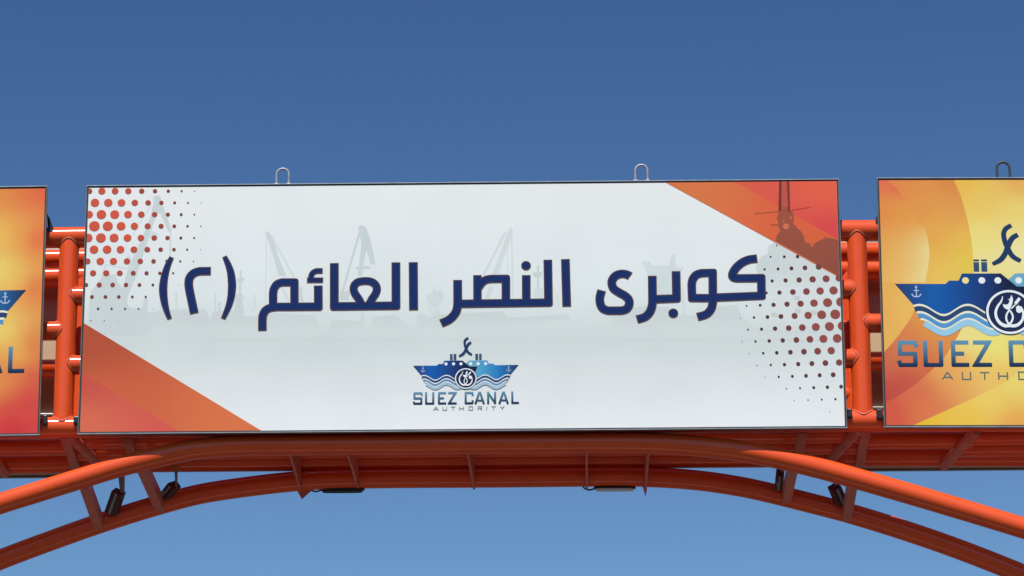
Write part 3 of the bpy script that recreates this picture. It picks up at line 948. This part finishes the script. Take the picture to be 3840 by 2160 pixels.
def swirl_sheet(parent, C, ang, w, h, lines, regions, name='printed_sheet', flip=False):
    """sheet split along printed curves; every region has its own ink gradient"""
    A = Art(C, ang, 0.0)
    hw, hh = w / 2, h / 2
    verts, edges = [], []
    N = 26
    def add(p):
        verts.append(Vector(p)); return len(verts) - 1
    bnd = [(-hw, -hh), (hw, -hh), (hw, hh), (-hw, hh)]
    ids = [add(p) for p in bnd]
    edges += [(ids[i], ids[(i + 1) % 4]) for i in range(4)]
    for ln in lines:
        prev = None
        for p in spline(ln, 5):
            k = add((min(max(p[0], -hw), hw), min(max(p[1], -hh), hh)))
            if prev is not None: edges.append((prev, k))
            prev = k
    for i in range(1, N):
        for j in range(1, N):
            add((-hw + w * i / N + 0.003 * math.sin(7 * j), -hh + h * j / N + 0.003 * math.cos(5 * i)))
    for i in range(1, N):
        for p in ((-hw, -hh + h * i / N), (hw, -hh + h * i / N), (-hw + w * i / N, -hh), (-hw + w * i / N, hh)):
            add(p)
    vo, eo, fo, *_ = delaunay_2d_cdt(verts, edges, [], 1, 1e-5)
    for f in fo:
        q = [(vo[i].x, vo[i].y) for i in f]
        a = (q[1][0] - q[0][0]) * (q[2][1] - q[0][1]) - (q[1][1] - q[0][1]) * (q[2][0] - q[0][0])
        if abs(a) < 1e-9: continue
        if a < 0: q.reverse()
        cx, cz = sum(p[0] for p in q) / 3, sum(p[1] for p in q) / 3
        for test, fld in regions:
            if test(cx, cz):
                A.mb.face([A.w(p) for p in q], [fld(*p) for p in q]); break
    A.build(name, parent)
    return A

RA_ = Art(CR, ANG_R, 0.0)
ZW['S'] = (3280, 660, 2.5875)
ZW['T'] = (2880, 1100, 2.6833)
def S_(*p): return tr(RA_, 'S', p)
def T_(*p): return tr(RA_, 'T', p)
def warm(c):
    """ink read a little too pale from the enlarged photograph: more orange in the deep parts, the yellow glow kept"""
    g = min(1, max(0, (c[1] - 90) / 135))
    return (min(255, c[0] * 1.01), c[1] * (0.91 + 0.08 * g), c[2] * (0.80 + 0.14 * g))
def fieldpts(lst): return idw([(*(S_(x, y) if k == 'S' else T_(x, y)), P(*warm(c))) for k, x, y, c in lst], 2.4)
c2l = [S_(*p) for p in ((740, -30), (766, 38), (830, 180), (890, 380), (935, 600), (955, 800), (958, 940), (950, 1100), (915, 1280))] + [T_(*p) for p in ((1960, 330), (1880, 480), (1760, 660), (1560, 850), (1380, 990), (1150, 1120))]
c3l = [S_(*p) for p in ((462, 440), (495, 530), (520, 640), (530, 750), (515, 900), (486, 1035))]
clow = [T_(*p) for p in ((1480, 160), (1430, 260), (1300, 440), (1210, 545), (1130, 630))]
ctl = [S_(*p) for p in ((100, 10), (140, 60), (200, 110), (270, 190), (330, 265))]
c5l = [T_(*p) for p in ((3400, 100), (2900, 520), (2576, 750), (2300, 940), (1900, 1130), (1460, 1330), (1380, 1380))]
def xat(line, z):
    l2 = spline(line, 5)
    for a, b in zip(l2, l2[1:]):
        if min(a[1], b[1]) <= z <= max(a[1], b[1]) and a[1] != b[1]:
            return a[0] + (b[0] - a[0]) * (z - a[1]) / (b[1] - a[1])
    return None
c5z = max(p[1] for p in c5l)
def below5(x, z):
    xx = xat(c5l, z)
    return xx is not None and x > xx
def right2(x, z):
    xx = xat(c2l, z)
    if xx is None: return z < 0
    return x > xx
def left3(x, z):
    xx = xat(c3l, z)
    return xx is not None and x < xx
def lowr(x, z):
    xx = xat(clow, z)
    if xx is not None: return x > xx
    return z < min(p[1] for p in clow)
def topl(x, z):
    xx = xat(ctl, z)
    return xx is not None and x < xx
R6 = fieldpts([('T', 1500, 1320, (226, 190, 58)), ('T', 2000, 1250, (228, 196, 84)), ('T', 2500, 1320, (224, 166, 92)), ('T', 2500, 900, (238, 216, 120)), ('T', 2200, 1060, (234, 208, 112)), ('T', 3300, 900, (230, 180, 90))])
R5 = fieldpts([('T', 1990, 420, (236, 226, 150)), ('T', 2300, 520, (240, 228, 130)), ('T', 1850, 760, (226, 172, 100)), ('T', 2300, 840, (232, 196, 108)), ('T', 1500, 1000, (212, 118, 92)), ('T', 1250, 1290, (206, 92, 82)), ('T', 1250, 1120, (204, 92, 86)), ('T', 1600, 1180, (216, 130, 92))])
R4 = fieldpts([('T', 1650, 260, (222, 166, 88)), ('T', 1800, 450, (218, 152, 84)), ('T', 1350, 520, (212, 140, 96)), ('T', 1230, 640, (200, 116, 96)), ('T', 1500, 720, (206, 120, 88)), ('T', 1220, 1000, (186, 76, 82)), ('T', 1400, 880, (192, 88, 84))])
R3 = fieldpts([('S', 850, 60, (228, 186, 82)), ('S', 1400, 60, (224, 172, 94)), ('S', 1000, 300, (230, 202, 102)), ('S', 1400, 330, (236, 214, 124)), ('S', 1000, 600, (238, 222, 136)), ('S', 1400, 700, (240, 230, 176)), ('S', 980, 900, (236, 224, 164)), ('S', 2300, 80, (222, 160, 88)), ('S', 1900, 800, (240, 226, 168))])
RB = fieldpts([('S', 60, 80, (222, 130, 88)), ('S', 300, 60, (220, 144, 88)), ('S', 740, 80, (212, 140, 82)), ('S', 450, 330, (218, 154, 88)), ('S', 800, 330, (216, 160, 96)), ('S', 80, 400, (220, 144, 84)),
               ('S', 300, 500, (223, 162, 85)), ('S', 600, 560, (224, 174, 90)), ('S', 850, 600, (226, 192, 92)), ('S', 900, 850, (222, 208, 84)), ('S', 600, 900, (232, 198, 100)), ('S', 720, 1020, (234, 206, 106)),
               ('S', 80, 700, (222, 164, 84)), ('S', 300, 750, (226, 178, 90)), ('S', 200, 950, (228, 178, 92)), ('S', 100, 1300, (226, 180, 104)), ('S', 300, 1250, (230, 192, 110)), ('S', 440, 1000, (230, 190, 105))])
R12b = RB
PALE, REDD = P(240, 214, 150), P(220, 108, 82)
def R12(x, z):
    c = RB(x, z)
    k, t = 0.0, None
    xx = xat(c3l, z)
    if xx is not None and x < xx + 1e-6:
        top, bot = S_(0, 440)[1], S_(0, 1035)[1]
        v = min(1, max(0, (top - z) / (top - bot) * 2.2))
        k, t = 0.95 * math.exp(-(xx - x) / 0.16) * v, PALE
    xx = xat(ctl, z)
    if xx is not None and x < xx + 1e-6:
        top, bot = S_(0, 10)[1], S_(0, 265)[1]
        k, t = 0.85 * math.exp(-(xx - x) / 0.22) * min(1, max(0, (z - bot) / (top - bot) * 2)), REDD
    if t: c = tuple(a * (1 - k) + b * k for a, b in zip(c, t))
    return c
swirl_sheet(BR, CR, ANG_R, WR, HR, [c2l, c3l, clow, ctl, c5l],
            [(below5, R6), (lambda x, z: right2(x, z) and z < T_(1950, 350)[1], R5), (right2, R3), (lowr, R4), (topl, R12), (left3, R12), (lambda x, z: True, R12b)])
UNIT = 0.4417 / 471.0
cR = RA_.loc(3785.9, 1170.2)
build_emblem(BR, CR, ANG_R, cR, UNIT, True, 0.0004, 1.045)

LA_ = Art(CL, ANG_L, 0.0)
def q_(x, y): return LA_.loc(x, y)
Lf = idw([(*q_(x, y), P(*warm(c))) for x, y, c in ((160, 715, (222, 104, 88)), (90, 720, (222, 128, 86)), (10, 730, (222, 150, 88)), (140, 900, (222, 112, 82)), (70, 880, (228, 168, 96)), (5, 880, (236, 196, 104)),
      (130, 1080, (218, 124, 84)), (50, 1040, (234, 196, 106)), (0, 1010, (238, 218, 122)), (130, 1300, (214, 128, 86)), (60, 1320, (232, 186, 98)), (10, 1240, (238, 216, 120)), (125, 1420, (208, 88, 84)), (50, 1420, (220, 132, 88)), (0, 1440, (224, 158, 90)),
      (110, 1500, (204, 66, 86)), (40, 1530, (208, 80, 84)), (125, 1590, (206, 78, 90)), (60, 1612, (198, 46, 76)), (5, 1612, (204, 66, 80)), (-200, 1000, (240, 226, 150)), (-300, 1600, (210, 90, 84)), (-400, 720, (224, 150, 90)))], 2.6)
swirl_sheet(BL, CL, ANG_L, WL, HL, [], [(lambda x, z: True, Lf)])
cL = LA_.loc(-328.5, 1200.0)
build_emblem(BL, CL, ANG_L, cL, UNIT, True, 0.0004, 1.045)
# emblem of the big board
_u0 = UNIT / 2.163
build_emblem(B0, CB, 0.0, bgA.loc(1746.8, 1420.0), _u0, False, 0.0026, 1.045)

# lifting eyes and the clips that hold the boards
eye(B0, 1060, 690, 633, 23, M_GALV)
eye(B0, 2406, 677, 619, 23, M_GALV)
eye(BR, 3763.5, 668, 608, 24, M_DARKEYE)
def clip_box(parent, x, y, Y, size, M=M_BLACK):
    q = MB(); q.box(pp(x, y, Y), size, None, 0.006)
    q.build('mounting_clip', M, parent, loc=pp(x, y, Y))
clip_box(BL, 170, 1577, 0.075, (0.03, 0.05, 0.075)); clip_box(B0, 287, 1578, 0.075, (0.045, 0.05, 0.06))
clip_box(B0, 3183, 1552, 0.075, (0.05, 0.05, 0.07)); clip_box(BR, 3298, 1555, 0.075, (0.05, 0.05, 0.08))
for par, poly in ((BL, [(176, 800), (186, 818), (199, 850), (196, 868), (180, 872)]), (BR, [(3297, 800), (3287, 812), (3283, 826), (3284, 838), (3300, 840)])):
    q = MB(); q.prism([pp(x, y, 0.085) for x, y in poly], (0, 0.05, 0))
    q.build('mounting_bracket', M_BLACK, par, loc=pp(*poly[0], 0.1))

# ================================================================== BOARDS ON THE FAR SIDE (seen from behind through the gaps and from below)
YBK = YB + RC + 0.10
zb_side = pp(3400, 1763, YBK).z
def rear_board(C, w, h, label, sheet):
    o = empty('sign_board', C)
    tag(o, label, 'sign board', 'sign boards on the far side of the gantry')
    W = board(o, C, w, h, 0.0, thick=0.07, sheet=sheet, depth_sign=-1)
    a = MB()
    v = [W(-w / 2 + 0.001, -h / 2 + 0.001, 0.0), W(w / 2 - 0.001, -h / 2 + 0.001, 0.0), W(w / 2 - 0.001, h / 2 - 0.001, 0.0), W(-w / 2 + 0.001, h / 2 - 0.001, 0.0)]
    a.face(list(reversed(v)), P(226, 232, 234))
    a.build('printed_sheet', M_PRINT, o, loc=C)
    l_ = MB()
    zz = pp(200, 1553, YBK - 0.1).z
    l_.box((C.x, C.y - 0.085, zz), (w + 0.02, 0.03, 0.016), None, 0.002)
    l_.build('rear_rail', M_ALU, o, loc=(C.x, C.y - 0.085, zz))
hs = 2.06
rear_board(Vector((CR.x - 0.12, YBK, zb_side + hs / 2 + 0.01)), 2.34, hs, 'tan back of the far board behind the yellow emblem board', M_BACK)
rear_board(Vector((CL.x + 0.12, YBK, zb_side + hs / 2 + 0.01)), 2.34, hs, 'tan back of the far board behind the orange and pink board', M_BACK)
rear_board(Vector((0, YBK, zb_side + 0.16 + hs / 2)), 6.14, hs, 'whitish back of the far board behind the long white board', M_BACKW)

# ================================================================== FLOODLIGHTS
def slim_lamp(x0, x1, y, label, lens):
    a, b = pp(x0, y, YB + 0.02), pp(x1, y, YB + 0.02)
    c = (a + b) / 2
    L = (b - a).length
    o = empty('floodlight', c)
    tag(o, label, 'floodlight', 'slim floodlights under the rear arch')
    def slab(z0, z1, k):
        ring = []
        for z, sh in ((z0, 0.86), (z0 + 0.008, 1.0), (z1 - 0.008, 1.0), (z1, 0.8)):
            pts = []
            for i in range(40):
                t = 2 * math.pi * i / 40
                ct, st_ = math.cos(t), math.sin(t)
                pts.append(c + Vector((k * sh * L / 2 * abs(ct) ** 0.55 * (1 if ct >= 0 else -1), k * sh * 0.036 * abs(st_) ** 0.55 * (1 if st_ >= 0 else -1), z)))
            ring.append(pts)
        q = MB(); q.grid(ring, smooth=False); return q
    slab(-0.010, 0.016, 1.0).build('housing', M_BLACK, o, loc=c)
    slab(-0.015, -0.0105, 0.9).build('lens', lens, o, loc=c)
    h = MB()
    h.tube([c + Vector(p) for p in spline([(-L / 2 + 0.01, 0, 0.0), (-L / 2 - 0.03, 0, -0.012), (-L / 2 - 0.07, 0, 0.0), (-L / 2 - 0.10, 0, 0.045), (-L / 2 - 0.09, 0, 0.09)], 5)], 0.007, 10)
    h.build('cable', M_BLACK, o, loc=c)
    h = MB()
    for sx in (-0.3, 0.3):
        h.box(c + Vector((sx * L, 0, 0.045)), (0.03, 0.05, 0.07), None, 0.003)
    h.build('bracket', M_GREY, o, loc=c)
slim_lamp(1200, 1368, 1837, 'slim dark floodlight under the rear arch, left of the middle', M_BLACK)
slim_lamp(2226, 2384, 1831, 'slim pale-glass floodlight under the rear arch, right of the middle', M_LENS)

def box_lamp(pa, pb, wid, label, flip=1, glint=None):
    """box floodlight leaning between the rear arch (pa) and the upper chord (pb)"""
    a, b = pp(*pa, YB - 0.10), pp(*pb, YB - 0.22)
    o = empty('floodlight', a)
    tag(o, label, 'floodlight', 'box floodlights beside the crossbars')
    t = (b - a).normalized()
    x = Vector((0, 1, 0)).cross(t).normalized()
    y = t.cross(x)
    R = Matrix((x, y, t)).transposed()
    L = (b - a).length
    c = (a + b) / 2
    q = MB(); q.box(c, (wid, 0.10, L), R, 0.008)
    hs_ = q.build('housing', M_MAROON, o, loc=c)
    q = MB(); q.box(c - y * 0.052 + x * 0.0, (wid * 0.22, 0.012, L * 0.94), R, 0.003)
    q.build('cooling_rib', M_GREY, hs_, loc=c)
    q = MB(); q.box(c + y * 0.053, (wid * 0.84, 0.008, L * 0.84), R, 0.002)
    q.build('lens', M_LENS, o, loc=c)
    q = MB()
    q.prism([b + x * (wid * 0.1), b + x * (wid * 0.52), b + x * (wid * 0.5) + Vector((0, 0, 0.17)), b - x * wid * 0.2 + Vector((0, 0, 0.17))], (0, 0.008, 0))
    q.build('bracket', M_GREY, o, loc=b)
    if glint:
        q = MB()
        p = pp(*glint, YB - 0.19)
        q.tube([p, p + Vector((0, 0.05, 0))], 0.014, 12)  # pale stub standing in for a glint of sun
        q.build('glint_stub', M_GALV, o, loc=p)
box_lamp((418, 1922), (446, 1842), 0.096, 'dark box floodlight beside the leftmost crossbar of the arches')
box_lamp((623, 1858), (655, 1818), 0.075, 'dark box floodlight beside the second crossbar from the left', glint=(611, 1844))
box_lamp((2920, 1826), (2926, 1770), 0.066, 'dark box floodlight beside the third crossbar from the left', glint=(2918, 1813))
box_lamp((3154, 1884), (3128, 1824), 0.088, 'dark box floodlight beside the rightmost crossbar of the arches', glint=(3138, 1856))

for o in bpy.data.objects:
    if '_w' in o: del o['_w']
